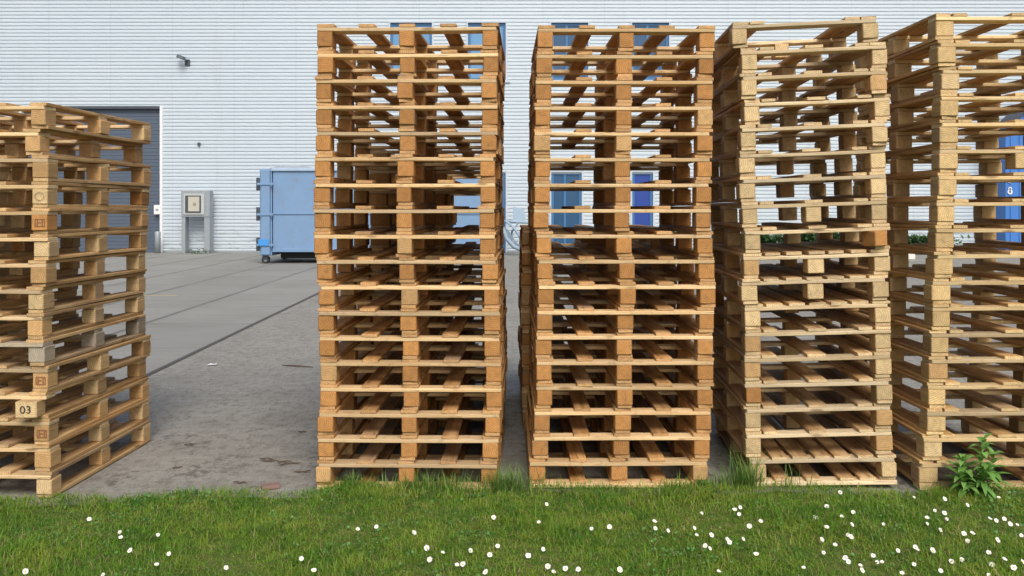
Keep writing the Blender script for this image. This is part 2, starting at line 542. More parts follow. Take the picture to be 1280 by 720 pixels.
# patchy cover
pat = np.sin(gxs * 4.3 + 1.0) * np.sin(gys * 6.1) + np.sin(gxs * 9.7 + gys * 7.3) * 0.6
keep &= rs.uniform(0, 1, N) < 0.80 + 0.2 * pat
gxs, gys, ee, pat = gxs[keep], gys[keep], ee[keep], pat[keep]
n = len(gxs)
hh = rs.gamma(6.0, 0.0046, n) * (1.0 + 0.30 * pat)
d_edge = ee - gys
hh *= 1.0 + 0.6 * np.exp(-((d_edge - 0.05) / 0.08) ** 2) * (rs.uniform(0, 1, n) < 0.35 + 0.3 * np.sin(gxs * 3.7))
hh = np.clip(hh, 0.012, 0.115)
zz = 0.014 + 0.012 * np.sin(gxs * 3.1 + gys * 2.0) + 0.008 * np.sin(gxs * 7.7 - gys * 5.0)
me = blade_mesh('grass', gxs, gys, np.maximum(zz, 0.0), hh, rs.uniform(0.0022, 0.0048, n), rs.uniform(0.2, 1.6, n),
                rs.uniform(0, 2 * math.pi, n), rs.uniform(0, 1, n), M['grass'])
go = bpy.data.objects.new('grass', me)
tag(link(go), kind='stuff')
# clover and other small round leaves mixed into the lawn
q = random.Random(31)
b = MB()
for pch in range(46):
    pcx, pcy, prad = q.uniform(-3.2, 3.2), q.uniform(3.6, 4.9), q.uniform(0.05, 0.2)
    for _ in range(int(prad * 420)):
        x, y = q.gauss(pcx, prad), q.gauss(pcy, prad * 0.6)
        if y > edge_y(x) - 0.03:
            continue
        z, r0 = q.uniform(0.022, 0.05), q.uniform(0.004, 0.0085)
        Mx = Matrix.Translation((x, y, z)) @ Euler((q.uniform(-.6, .9), q.uniform(-.6, .6), q.uniform(0, 6))).to_matrix().to_4x4()
        b.poly([Mx @ Vector((r0 * math.cos(k * 1.047), r0 * math.sin(k * 1.047), 0.25 * r0 * (k % 2))) for k in range(6)])
tag(b.build('clover', leafmat('clover_leaf', (0.09, 0.25, 0.06), (0.16, 0.34, 0.10), 20.0)), kind='stuff')

# ------------------------------------------------------------------ pallets
MESHES = {}


def stick_mesh(kind, L, W, T, tone, v):
    """a sawn length of timber, long axis X, centred; chamfered, slightly bent"""
    key = (kind, round(L, 2), round(W, 2), round(T, 3), tone, v)
    if key in MESHES:
        return MESHES[key]
    r = random.Random(hash((kind, round(L, 3), round(W, 3), v)) & 0xffff)
    block = kind == 'block'
    n = 2 if block else 9
    bv = 0.004 if block else 0.0022
    bm = bmesh.new()
    bend = 0 if block else r.uniform(-0.0028, 0.0028)
    side = 0 if block else r.uniform(-0.002, 0.002)
    tw = r.uniform(-0.012, 0.012)
    rings = []
    xs = [-0.5 + i / (n - 1) for i in range(n)]
    wane = r.uniform(0.003, 0.012) if r.random() < 0.4 else bv
    for i, u in enumerate(xs):
        for step in ((0, 1) if i in (0, n - 1) else (0,)):
            # end rings are doubled for a chamfer
            if i == 0:
                x, s = (-L / 2, 0.0) if step == 0 else (-L / 2 + bv, 1.0)
            elif i == n - 1:
                x, s = (L / 2 - bv, 1.0) if step == 0 else (L / 2, 0.0)
            else:
                x, s = u * L, 1.0
            w = W / 2 - (1 - s) * bv + (0 if block else r.uniform(-0.0009, 0.0009))
            h = T / 2 - (1 - s) * bv
            zb = bend * (1 - (2 * u) ** 2)
            yb = side * (1 - (2 * u) ** 2)
            wn = max(wane * (0.6 + 0.4 * math.sin(u * 5 + v)), bv)
            sec = [(-w, -h + bv), (-w + bv, -h), (w - bv, -h), (w, -h + bv), (w, h - bv), (w - bv, h), (-w + wn, h), (-w, h - min(wn, T * 0.3))]
            a = tw * u
            rings.append([bm.verts.new((x, y * math.cos(a) - z * math.sin(a) + yb, y * math.sin(a) + z * math.cos(a) + zb)) for y, z in sec])
    for a, c in zip(rings, rings[1:]):
        for k in range(8):
            bm.faces.new((a[k], a[(k + 1) % 8], c[(k + 1) % 8], c[k]))
    if not block:
        for end, sg in ((0, 1), (1, -1)):
            if r.random() < 0.45:
                cut = r.uniform(0.004, 0.016)
                lowside = r.random() < 0.5
                for rg in (rings[:2] if end == 0 else rings[-2:]):
                    for k in ((0, 1, 6, 7) if lowside else (2, 3, 4, 5)):
                        rg[k].co.x += sg * cut * (1.0 if k in (0, 7, 3, 4) else 0.8)
    bm.faces.new(rings[0])
    bm.faces.new(rings[-1])
    bmesh.ops.recalc_face_normals(bm, faces=bm.faces[:])
    me = bpy.data.meshes.new(kind)
    bm.to_mesh(me)
    bm.free()
    me.materials.append(M[('block_' if block else 'stringer_' if kind in ('stringer', 'base_board') else 'board_') + tone])
    MESHES[key] = me
    return me


H = 0.141
TD, TS, TB, TR = 0.0185, 0.0195, 0.083, 0.0185
Z_RUN = TR / 2
Z_BLK = TR + 0.0004 + TB / 2
Z_STR = TR + TB + 0.0008 + TS / 2
Z_DCK = TR + TB + TS + 0.0012 + TD / 2


def piece(kind, root, x, y, z, L, W, T, tone, along_y, jit=0.003):
    me = stick_mesh(kind, L, W, T, tone, rnd.randrange(8))
    o = bpy.data.objects.new(kind, me)
    o.location = (x + rnd.uniform(-jit, jit), y + rnd.uniform(-jit, jit), z)
    o.rotation_euler = (0, 0, (R(90) if along_y else 0) + rnd.uniform(-0.006, 0.006) + (math.pi if rnd.random() < 0.5 else 0))
    link(o, root)
    return o


def make_pallet(W, D, tone, kind, decks=None, base=None, drop=(), bw=None):
    """root Empty at the pallet's base centre; boards, stringers, blocks and runners are children"""
    root = empty('pallet')
    P = {'blocks': {}}
    bw = bw or 0.086
    xb = [-(W - bw) / 2, 0.0, (W - bw) / 2]
    bl = 0.105
    yb = [-(D - bl) / 2, 0.0, (D - bl) / 2]
    if decks is None:
        decks = [(-(W - 0.095) / 2, 0.095), (-W * 0.225, 0.088), (0, 0.088), (W * 0.225, 0.088), ((W - 0.095) / 2, 0.095)]
    for x, w in decks:
        piece('deck_board', root, x, 0, Z_DCK, D - 0.004, w, TD, tone, True)
    for y in (-(D - 0.1) / 2, 0, (D - 0.1) / 2):
        piece('stringer', root, 0, y, Z_STR, W - 0.004, 0.1, TS, tone, False)
    for i, x in enumerate(xb):
        for j, y in enumerate(yb):
            if (i, j) in drop:
                continue
            q = rnd.random()
            bt = tone
            if q < (0.07 if tone == 'brown' else 0.20):
                bt = {'pale': 'mixed', 'yellow': 'pale', 'mixed': 'pale', 'brown': 'mixed'}.get(tone, tone)
            elif q < (0.08 if tone == 'brown' else 0.24):
                bt = {'pale': 'brown', 'yellow': 'mixed', 'mixed': 'brown', 'brown': 'yellow'}.get(tone, tone)
            P['blocks'][(i, j)] = piece('block', root, x, y, Z_BLK, bl * rnd.uniform(0.94, 1.04), bw * rnd.uniform(0.93, 1.05), TB, bt, True, 0.005)
    for i, x in enumerate(xb):
        if i == 1 and kind == 'open':
            continue
        piece('runner', root, x, 0, Z_RUN, D - 0.008, bw - 0.004, TR, tone, True)
    if base:
        for x in base:
            piece('runner', root, x, 0, Z_RUN, D - 0.004, 0.085, TR, tone, True)
        for y in (-(D - 0.1) / 2, 0, (D - 0.1) / 2):
            piece('base_board', root, 0, y, -0.0125, W - 0.004, 0.1, 0.022, tone, False)
    P['root'] = root
    return P


ORD = ['topmost', 'second', 'third', 'fourth', 'fifth', 'sixth', 'seventh', 'eighth', 'ninth', 'tenth', 'eleventh', 'twelfth',
       'thirteenth', 'fourteenth', 'fifteenth', 'sixteenth', 'seventeenth']


def level_label(i, n, look, where, override=None):
    if override and i in override:
        return override[i]
    if i == 0:
        return 'topmost %s of the %s' % (look, where)
    if i == n - 1:
        return 'bottom %s of the %s' % (look, where)
    return '%s %s from top of the %s' % (ORD[i], look, where)


def build_stack(n, Yf, x_left_px, W, D, tone, kind, yaw, roll, z0, group, look, where, grow=0.0, decks=None, base=None,
                drop=None, override=None, yaw_jit=0.008, anchor='left', y_jit=0.006, hmul=1.0, bw=None):
    """x_left_px: picture column of the front-left (or front-right) corner for each level, top first"""
    made = []
    hs = [H * hmul * (1 + grow * (0.5 - i / (n - 1.0)) * 2) for i in range(n)]
    base_off = 0.024 if base else 0.0
    z = z0 + base_off
    zs = [0] * n
    for i in reversed(range(n)):
        zs[i] = z
        z += hs[i]
    for i in range(n):
        dk = decks(i) if callable(decks) else decks
        dr = drop(i) if callable(drop) else (drop or ())
        P = make_pallet(W, D, tone if isinstance(tone, str) else tone(i), kind, dk, base if i == n - 1 else None, dr, bw)
        root = P['root']
        a = yaw + rnd.uniform(-yaw_jit, yaw_jit)
        xc = gx(x_left_px[i], Yf)
        sgn = 1 if anchor == 'left' else -1
        yf = Yf + rnd.uniform(-y_jit, y_jit)
        # rotate about the anchored front corner
        lx, ly = sgn * W / 2, D / 2
        cx = xc + (lx * math.cos(a) + ly * math.sin(a))
        cy = yf + (-lx * math.sin(a) + ly * math.cos(a))
        zc = zs[i]
        if roll:
            zc += W / 2 * math.sin(roll)
        root.location = (cx, cy, zc)
        root.rotation_euler = (0, -roll, -a)
        root.scale = (1, 1, hs[i] / H)
        tag(root, level_label(i, n, look, where, override), 'pallet', group)
        made.append(P)
    return made


# --- stack by the roller door (left edge of the picture); anchored at its front-right corner
s1_x = [63, 50, 60, 60, 60, 60, 57, 54, 54, 55, 59, 58, 61, 62, 65]
s1_over = {
    0: 'topmost pale pallet crowning the stack before the dark roller door',
    1: 'second pallet from the top, set back in the stack before the roller door',
    4: 'pallet with a dark branded corner block in the stack before the roller door',
    9: 'weathered grey pallet in the stack before the dark roller door',
    10: 'pallet with a reddish branded block just above the one stencilled 03',
    11: 'pallet with a pale corner block stencilled 03 sticking out',
    12: 'pallet with reddish branded block, just below the one stencilled 03',
}


def s1_drop(i):
    return ()


S1 = build_stack(15, 4.83, s1_x, 1.0, 1.2, 'mixed', 'full', R(2.8), 0, 0.0, 'pallets in the stack before the roller door',
                 'worn wooden pallet', 'stack before the dark roller door', override=s1_over, anchor='right', yaw_jit=0.014)
S1[0]['root'].rotation_euler[2] -= R(1.6)
for i in (9,):
    for ch in S1[i]['root'].children:
        if ch.name.startswith(('block', 'stringer')):
            me = ch.data.copy()
            me.materials[0] = M['board_grey']
            ch.data = me

# --- brown stack before the light blue container
s2_x = [396, 396, 394, 395, 395, 393, 392, 392, 392, 395, 398, 398, 399, 400, 400, 398, 397, 395]
S2 = build_stack(18, 4.97, s2_x, 0.998, 1.2, 'brown', 'full', R(1.3), 0, 0.0, 'pallets in the brown stack before the blue container',
                 'brown wooden pallet', 'stack before the light blue container', grow=0.02, base=[-0.225, 0.225], yaw_jit=0.005, y_jit=0.004)
# --- brown stack right of the gap
s3_x = [672, 670, 669, 668, 668, 668, 668, 667, 670, 672, 673, 671, 670, 670, 670, 668, 666, 662]
S3 = build_stack(18, 5.0, s3_x, 0.985, 1.2, 'brown', 'full', R(-0.6), 0, 0.0, 'pallets in the brown stack beside the tilted pale one',
                 'brown wooden pallet', 'stack beside the tilted pale one', grow=0.02, base=[-0.225, 0.225], yaw_jit=0.005, y_jit=0.004)

# --- tilted pale stack with open fronts
s4_x = [916, 927, 926, 931, 926, 926, 926, 927, 931, 930, 928, 932, 932, 931, 932, 932, 933, 938]
DK2 = [(-0.355, 0.09), (-0.262, 0.08), (0.262, 0.08), (0.355, 0.09)]
DK3 = [(-0.355, 0.09), (-0.26, 0.08), (0.0, 0.10), (0.262, 0.08), (0.355, 0.09)]
DK7 = [(-0.35, 0.1), (-0.235, 0.09), (-0.115, 0.09), (0.0, 0.09), (0.115, 0.09), (0.235, 0.09), (0.35, 0.1)]


def s4_decks(i):
    return DK2 if i == 0 else (DK7 if i in (9, 10, 11, 17) else DK3)


def s4_drop(i):
    return ((1, 2),) if i in (7, 9, 10) else ((1, 0), (1, 2))


s4_over = {
    0: 'topmost pale pallet with wide open deck on the tilted stack',
    7: 'pale pallet of the tilted stack with a centre block, above the twisted block',
    8: 'pale pallet of the tilted stack with one twisted corner block',
    9: 'pale pallet with a centre block just below the twisted corner block',
    10: 'lower neighbour pallet with a stubby centre block in the tilted stack',
}
S4 = build_stack(18, 5.04, s4_x, 0.80, 1.2, 'pale', 'open', R(3.2), R(2.0), -0.005, 'pallets in the tilted pale stack',
                 'pale open-fronted pallet', 'tilted pale stack', grow=0.01, decks=s4_decks, base=[-0.22, -0.05, 0.13, 0.24],
                 drop=s4_drop, override=s4_over, yaw_jit=0.012, hmul=1.012)
tb = S4[8]['blocks'][(2, 0)]
tb.location.x -= 0.045
tb.location.y -= 0.03
tb.rotation_euler[2] += R(22)
tb['label'] = 'twisted corner block'

# --- yellowish stack behind the weed
s5_x = [1170, 1172, 1176, 1176, 1175, 1174, 1172, 1171, 1170, 1168, 1167, 1166, 1164, 1162, 1161, 1158, 1154, 1150]
DK5 = [(-0.42, 0.09), (-0.325, 0.08), (0.0, 0.10), (0.325, 0.08), (0.42, 0.09)]


def s5_drop(i):
    return ((1, 1), (1, 2)) if i == 5 else ((1, 0), (1, 1), (1, 2))


S5 = build_stack(18, 4.95, s5_x, 0.93, 1.2, 'yellow', 'open', R(-0.3), R(0.3), 0.0, 'pallets in the yellowish stack behind the weed',
                 'yellowish pallet', 'stack behind the leafy weed', grow=0.015, decks=DK5,
                 base=[0.2], drop=s5_drop, override={5: 'yellowish pallet with a lone centre block in the stack behind the weed'}, hmul=1.022, bw=0.1)
# --- second row, seen in the gaps
R2 = build_stack(14, 6.35, [461 + rnd.uniform(-2, 2) for _ in range(14)], 0.935, 1.2, 'brown', 'full', R(-0.5), 0, 0.0,
                 'pallets in the hidden stack before the container', 'shaded brown pallet', 'hidden stack before the container', bw=0.14)
R3 = build_stack(10, 6.38, [652 + rnd.uniform(-2, 2) for _ in range(10)], 1.0, 1.2, 'brown', 'full', R(-0.4), 0, 0.0,
                 'pallets in the low rear stack', 'shaded brown pallet', 'low stack beyond the gap')


# --- marks on blocks
def text_mesh(s, size, ext):
    cu = bpy.data.curves.new('lettering', 'FONT')
    cu.body = s
    cu.size = size
    cu.extrude = ext
    cu.align_x = 'CENTER'
    cu.align_y = 'CENTER'
    o = bpy.data.objects.new('lettering', cu)
    COL.objects.link(o)
    dg = bpy.context.evaluated_depsgraph_get()
    me = bpy.data.meshes.new_from_object(o.evaluated_get(dg))
    bpy.data.objects.remove(o)
    return me


def mark_on_block(blk, me, mat, name, dx=0.0, dz=0.0):
    """blk is turned 90 or 270 degrees about Z; its camera-facing end is found from that"""
    o = bpy.data.objects.new(name, me)
    me.materials.clear()
    me.materials.append(mat)
    link(o, blk)
    inv = Matrix.Rotation(-R(90) * round(blk.rotation_euler[2] / R(90)), 4, 'Z')
    o.matrix_local = inv @ Matrix.Translation((dx, -0.0525 - 0.0009, dz)) @ Matrix.Rotation(R(90), 4, 'X')
    return o


def ring_mesh(rx, rz, w, n=28):
    b = MB()
    for k in range(n):
        a0, a1 = 2 * math.pi * k / n, 2 * math.pi * (k + 1) / n
        b.poly([(rx * math.cos(a0), rz * math.sin(a0), 0), (rx * math.cos(a1), rz * math.sin(a1), 0),
                ((rx - w) * math.cos(a1), (rz - w) * math.sin(a1), 0), ((rx - w) * math.cos(a0), (rz - w) * math.sin(a0), 0)])
    return b.mesh('brand', [])


def frame_mesh(w, h, t, bars):
    b = MB()
    for x0, x1, y0, y1 in [(-w, w, -h, -h + t), (-w, w, h - t, h), (-w, -w + t, -h + t, h - t), (w - t, w, -h + t, h - t)] + bars:
        b.poly([(x0, y0, 0), (x1, y0, 0), (x1, y1, 0), (x0, y1, 0)])
    return b.mesh('brand', [])


blk = S1[11]['blocks'][(2, 0)]
blk.scale = (1.0, 1.28, 1.05)
blk.location.x -= 0.035
blk.location.y -= 0.06
blk.rotation_euler[2] = R(90) + R(5)
blk['label'] = 'pale block stencilled 03 sticking out'
o = mark_on_block(blk, text_mesh('03', 0.054, 0.0006), M['ink'], 'stencil')
o.scale = (0.9 / 1.0, 1.0, 1.0)
me = blk.data.copy()
me.materials[0] = M['block_pale']
blk.data = me
bars = [(-0.018, -0.010, -0.018, 0.018), (-0.010, 0.006, -0.003, 0.004), (0.010, 0.018, -0.018, 0.018)]
for i, mt in ((4, 'burn'), (10, 'red_brand'), (12, 'red_brand')):
    mark_on_block(S1[i]['blocks'][(2, 0)], frame_mesh(0.028, 0.022, 0.006, bars), M[mt], 'brand', 0.005)
for i in (3, 6, 7, 13):
    mark_on_block(S1[i]['blocks'][(2, 0)], ring_mesh(0.026, 0.022, 0.0025), M['burn'], 'brand', 0.0)

# ------------------------------------------------------------------ warehouse
YW = 31.5
wh = empty('warehouse', (0, YW, 0))
tag(wh, 'long warehouse clad in pale ribbed metal sheeting behind the yard', 'building')
PITCH = 0.125
WX0, WX1, WTOP = -34.0, 34.0, 11.0
rx0, rx1, rz1 = gx(28, YW), gx(200.5, YW), 5.0
UP = [(488, 540), (585, 632), (689, 735), (790, 836)]        # upper windows
LO = [(585, 632), (689, 727), (790, 816)]                    # lower openings
OPEN = [(rx0, rx1, -1, rz1)]
for a, c in UP:
    OPEN.append((gx(a, YW), gx(c, YW), 6.0, 8.0))
for a, c in LO:
    OPEN.append((gx(a, YW), gx(c, YW), 0.3 if a == 790 else 0.0, 2.8))
b = MB()
prof = [(0.0, 0.0), (0.022, 0.0), (0.034, -0.030), (0.098, -0.030), (0.125, 0.0)]
for i in range(int(WTOP / PITCH)):
    z0 = i * PITCH
    zm = z0 + PITCH / 2
    segs = [(WX0, WX1)]
    for (x0, x1, a, c) in OPEN:
        if a < zm < c:
            ns = []
            for s0, s1 in segs:
                if x1 <= s0 or x0 >= s1:
                    ns.append((s0, s1))
                else:
                    if x0 > s0:
                        ns.append((s0, x0))
                    if x1 < s1:
                        ns.append((x1, s1))
            segs = ns
    for s0, s1 in segs:
        for (za, ya), (zb, yb2) in zip(prof, prof[1:]):
            b.poly([(s0, ya, z0 + za), (s1, ya, z0 + za), (s1, yb2, z0 + zb), (s0, yb2, z0 + zb)])
clad = b.build('cladding', M['clad'], wh)
# building body behind the sheets
b = MB()
b.box(WX0, WX1, 0.25, 40.0, 0, WTOP)
b.build('shell', M['charcoal'], wh)
b = MB()
b.box(WX0 - 0.1, WX1 + 0.1, -0.12, 0.3, WTOP + 0.002, WTOP + 0.3, 0.01)
b.build('coping', M['white_trim'], wh)
# base rail
b = MB()
segx = sorted([(rx0 - 0.08, rx1 + 0.08)] + [(gx(a, YW) - 0.05, gx(c, YW) + 0.05) for a, c in LO[:2]])
cur = WX0
for s0, s1 in segx:
    b.box(cur, s0, -0.06, -0.032, 0.0, 0.07)
    cur = s1
b.box(cur, WX1, -0.06, -0.032, 0.0, 0.07)
b.build('base_rail', M['steel'], wh)


def window(a, c, z0, z1, name, pane, split=None):
    x0, x1 = gx(a, YW), gx(c, YW)
    t = 0.09
    b = MB()
    b.box(x0 - 0.07, x1 + 0.07, -0.055, 0.02, z1, z1 + 0.06, 0.006)
    b.box(x0 - 0.07, x0, -0.055, 0.02, z0, z1 - 0.002, 0.006)
    b.box(x1, x1 + 0.07, -0.055, 0.02, z0, z1 - 0.002, 0.006)
    if z0 > 0.2:
        b.box(x0 - 0.16, x1 + 0.16, -0.085, 0.02, z0 - 0.09, z0 - 0.002, 0.006)
    s = b.build(name, M['grey_trim'], wh)
    b = MB()
    b.box(x0, x1, 0.022, 0.09, z1 - t, z1 - 0.003, 0.004)
    b.box(x0, x1, 0.022, 0.09, z0 + 0.003, z0 + t, 0.004)
    b.box(x0 + 0.003, x0 + t, 0.022, 0.09, z0 + t + 0.002, z1 - t - 0.002, 0.004)
    b.box(x1 - t, x1 - 0.003, 0.022, 0.09, z0 + t + 0.002, z1 - t - 0.002, 0.004)
    if split:
        xm = x0 + (x1 - x0) * split
        b.box(xm - 0.04, xm + 0.04, 0.024, 0.088, z0 + t + 0.002, z1 - t - 0.002, 0.004)
    b.build('frame', M['blue_frame'], s)
    b = MB()
    b.box(x0 + t, x1 - t, 0.055, 0.065, z0 + t, z1 - t)
    b.build('pane', pane, s)
    return s


for k, (a, c) in enumerate(UP):
    window(a, c, 6.0, 8.0, 'window', M['pane_light'] if k < 2 else M['pane_dark'], 0.42)
window(585, 632, 0.0, 2.8, 'door', M['pane_light'], 0.5)
window(689, 727, 0.0, 2.8, 'door', M['pane_dark'], 0.45)
window(790, 816, 0.3, 2.8, 'window', M['pane_royal'])

# roller door
b = MB()
nsl = 40
for k in range(nsl):
    z0 = rz1 * k / nsl
    z1 = rz1 * (k + 1) / nsl
    b.box(rx0 + 0.002, rx1 - 0.002, 0.10, 0.14, z0 + 0.006, z1 - 0.002, 0.004)
b.box(rx0, rx1, 0.15, 0.2, 0, rz1)
dr = b.build('roller_door', M['door_grey'], wh)
b = MB()
b.box(rx1, rx1 + 0.10, -0.07, 0.2, 0, rz1 + 0.1, 0.006)
b.box(rx0 - 0.10, rx0, -0.07, 0.2, 0, rz1 + 0.1, 0.006)
b.build('door_jamb', M['white_trim'], dr)
b = MB()
b.box(rx0, rx1, -0.05, 0.09, rz1 + 0.001, rz1 + 0.1, 0.006)
b.build('lintel', M['charcoal'], dr)

# notice on the door edge
b = MB()
nx, nz = gx(197.5, YW), gz(262, YW)
b.box(-0.11, 0.11, -0.012, 0, -0.16, 0.16, 0.002)
o = b.build('notice', M['paper'], loc=(nx, YW - 0.072, nz))
tag(o, 'small white notice on the jamb of the grey roller door', 'notice')
b = MB()
b.box(-0.05, 0.05, -0.002, 0, -0.05, 0.03)
b.build('print', M['steel'], o, loc=(0, -0.0125, 0))

# short bollard by the door jamb
b = MB()
b.tube([(0, 0, 0), (0, 0, 0.72), (0, 0, 0.75)], 0.10, 14, taper=[1, 1, 0.8])
o = b.build('bollard', M['steel'], loc=(gx(197, YW - 0.5), YW - 0.5, 0))
tag(o, 'short pale grey bollard at the foot of the roller door jamb', 'bollard')

# floodlight / camera on the wall
cx, cz = gx(235, YW), gz(78, YW)
ca = empty('security_camera', (cx, YW - 0.03, cz))
ca.scale = (0.8, 0.9, 0.8)
tag(ca, 'dark security camera on a bracket high on the ribbed wall', 'camera')
b = MB()
b.box(-0.11, 0.11, -0.06, 0, -0.15, 0.12, 0.015)
b.build('bracket', M['charcoal'], ca)
b = MB()
b.tube([(0, -0.05, 0.03), (-0.03, -0.2, 0.08), (-0.08, -0.28, 0.13)], 0.035, 8)
b.build('arm', M['charcoal'], ca)
b = MB()
Mh = Matrix.Translation((-0.17, -0.30, 0.16)) @ Euler((R(-8), R(20), R(-25))).to_matrix().to_4x4()
b.box(-0.19, 0.19, -0.09, 0.09, -0.075, 0.075, 0.02, M=Mh)
b.build('housing', plain('camera_grey', (0.14, 0.17, 0.19), 0.5), ca)
# small dark box fixed on the wall
b = MB()
b.box(-0.05, 0.05, -0.07, 0, -0.045, 0.045, 0.01)
b.tube([(0.0, -0.05, -0.045), (0.02, -0.055, -0.09)], 0.016, 8)
o = b.build('wall_sensor', M['charcoal'], loc=(gx(249.5, YW), YW - 0.03, gz(180, YW)))
tag(o, 'tiny dark sensor fixed to the ribbed wall above the meter cabinet', 'sensor')

# meter cabinet on a steel frame
YC = 31.0
mc = empty('meter_cabinet', (gx(246, YC), YC, 0))
tag(mc, 'grey steel meter cabinet on two legs standing against the wall', 'cabinet')
ptop = gz(238, YC)
pm = gz(271, YC)
for x in (-0.40, 0.40):
    b = MB()
    b.box(x - 0.065 - (0.03 if x > 0 else 0), x + 0.065 + (0.03 if x > 0 else 0), -0.16, 0.2, 0, pm - 0.003, 0.008)
    b.build('leg', M['steel'], mc)
b = MB()
b.box(-0.475, 0.5, -0.18, 0.22, pm, ptop, 0.012)
cb = b.build('box', M['steel'], mc)
wx0, wx1, wz0, wz1 = -0.32, 0.22, gz(266, YC), gz(244.5, YC)
b = MB()
b.box(wx0 - 0.06, wx1 + 0.10, -0.215, -0.183, wz0 - 0.06, wz1 + 0.06, 0.008)
b.build('bezel', plain('light_grey_plastic', (0.48, 0.50, 0.50), 0.5), cb)
b = MB()
b.box(wx0, wx1, -0.232, -0.217, wz0, wz1, 0.006)
b.build('window_frame', M['charcoal'], cb)
b = MB()
b.box(wx0 + 0.11, wx1 - 0.05, -0.246, -0.234, wz0 + 0.05, wz1 - 0.04, 0.004)
dl = b.build('dial', M['beige'], cb)
b = MB()
b.tube([(0, 0, 0), (0, -0.01, 0)], 0.06, 16)
b.build('counter', plain('dial_shade', (0.30, 0.28, 0.20), 0.6), dl, loc=((wx0 + wx1) / 2 + 0.06, -0.247, (wz0 + wz1) / 2))

# weeds at the foot of the cabinet
def leaf_cluster(n, rx, ry, h, leaf, seed, mat_count=1):
    r = random.Random(seed)
    b = MB()
    for _ in range(n):
        p = Vector((r.gauss(0, rx), r.gauss(0, ry), r.random() ** 1.3 * h))
        a, e = r.uniform(0, 6.28), r.uniform(-0.3, 1.2)
        L = leaf * r.uniform(0.6, 1.3)
        d = Vector((math.cos(a) * math.cos(e), math.sin(a) * math.cos(e), math.sin(e)))
        s = d.cross(Vector((0, 0, 1)))
        s = s.normalized() if s.length > 0.01 else Vector((1, 0, 0))
        up = s.cross(d)
        w = L * 0.28
        b.poly([p, p + d * L * 0.45 + s * w + up * L * .06, p + d * L - up * L * .1, p + d * L * 0.45 - s * w + up * L * .06])
    return b


o = leaf_cluster(90, 0.2, 0.08, 0.14, 0.08, 5).build('weed', M['hedge'], loc=(gx(247, 30.8), 30.75, 0))
tag(o, 'small weeds sprouting between the legs of the meter cabinet', 'weed')
# low scrub along the wall behind the pale stack
k = 0
for a, c, hgt, lab in ((900, 968, 0.62, 'low green scrub along the wall, behind the gap beside the tilted stack'),
                       (975, 1062, 0.70, 'low green scrub along the wall behind the tilted pale stack'),
                       (1105, 1175, 0.55, 'low green scrub along the wall beside the blue shed')):
    x0, x1 = gx(a, 30.6), gx(c, 30.6)
    o = leaf_cluster(5200, (x1 - x0) / 3.6, 0.22, hgt * 0.95, 0.17, 20 + k).build('shrub', M['hedge'], loc=((x0 + x1) / 2, 30.6, 0))
    tag(o, lab, 'shrub', 'scrub along the warehouse wall')
    k += 1
# white boards lying on the yard
for (px, py, L, lab) in ((1127, 320, 0.75, 'white painted board lying on the yard in front of the scrub'),
                         (1066, 331, 0.8, 'white painted board lying on the yard behind the tilted stack')):
    Y = gy(py, 0.1)
    b = MB()
    b.box(-L / 2, L / 2, -0.1, 0.1, 0, 0.16, 0.01)
    o = b.build('white_board', M['white_board'], loc=(gx(px, Y), Y, 0))
    o.rotation_euler = (0, 0, R(4))
    tag(o, lab, 'board')

# ------------------------------------------------------------------ light blue roll-off container
YB = 25.2
bx0, bx1 = gx(341, YB), gx(601, YB)
zb0, zb1 = gz(315, YB), gz(214, YB)
ct = empty('waste_container', ((bx0 + bx1) / 2, YB, 0))
tag(ct, 'faded light blue steel waste container on small wheels in the yard', 'container')
ox = (bx0 + bx1) / 2
b = MB()
b.box(bx0 - ox, bx1 - ox, 0, 2.35, zb0, zb1, 0.02)
body = b.build('body', M['container'], ct)
b = MB()
zmid = gz(267, YB)
b.box(bx0 - ox + .02, bx1 - ox - .02, -0.03, -0.002, zmid - 0.02, zmid + 0.02, 0.005)
b.box(bx0 - ox, bx1 - ox, -0.05, -0.003, zb0, zb0 + 0.10, 0.01)
b.build('side_rail', M['container'], body)
b = MB()
b.box(bx0 - ox - 0.03, bx1 - ox + 0.03, -0.06, 2.4, zb1 + 0.002, zb1 + 0.09, 0.02)
b.build('top_rim', plain('pale_worn_rim', (0.38, 0.50, 0.64), 0.6, var=0.2, scale=4), ct)
# canvas lid heap on top
b = MB()
L0, L1 = gx(350, YB) - ox, gx(372, YB) - ox
b.prism([(L0 - .4, zb1 + .092), (L0, zb1 + .19), (L1, zb1 + .17), (L1 + .5, zb1 + .092)], 0.3, 2.0)
b.build('lid', plain('grey_lid', (0.35, 0.40, 0.43), 0.7, var=0.2), ct)
# end gate with hinge post
ex0, ex1 = gx(320, YB) - ox, gx(340, YB) - ox
zt = gz(211, YB)
b = MB()
b.box(ex0 + 0.10, ex1, 0.0, 2.35, 0.22, zt, 0.02)
gate = b.build('end_gate', M['container'], ct)
b = MB()
b.box(ex0 + 0.16, ex1 - 0.04, -0.09, -0.002, 0.25, zt - 0.05, 0.015)
b.build('hinge_post', M['container'], gate)
for py in (230, 268, 306):
    z = gz(py, YB)
    b = MB()
    b.box(ex0 + 0.05, ex1 + 0.06, -0.12, -0.092, z - 0.03, z + 0.03, 0.006)
    b.build('hinge_strap', M['container'], gate)
for py0, py1 in ((222, 238), (259, 276), (297, 314)):
    b = MB()
    b.box(ex0 - 0.0, ex0 + 0.098, 0.0, 0.22, gz(py1, YB), gz(py0, YB), 0.01)
    b.build('latch', M['charcoal'], gate)
b = MB()
b.box(ex0 + 0.10, ex1 - 0.06, -0.135, -0.122, gz(307, YB), gz(299, YB), 0.008)
b.build('bright_patch', M['container_bright'], gate)
b = MB()
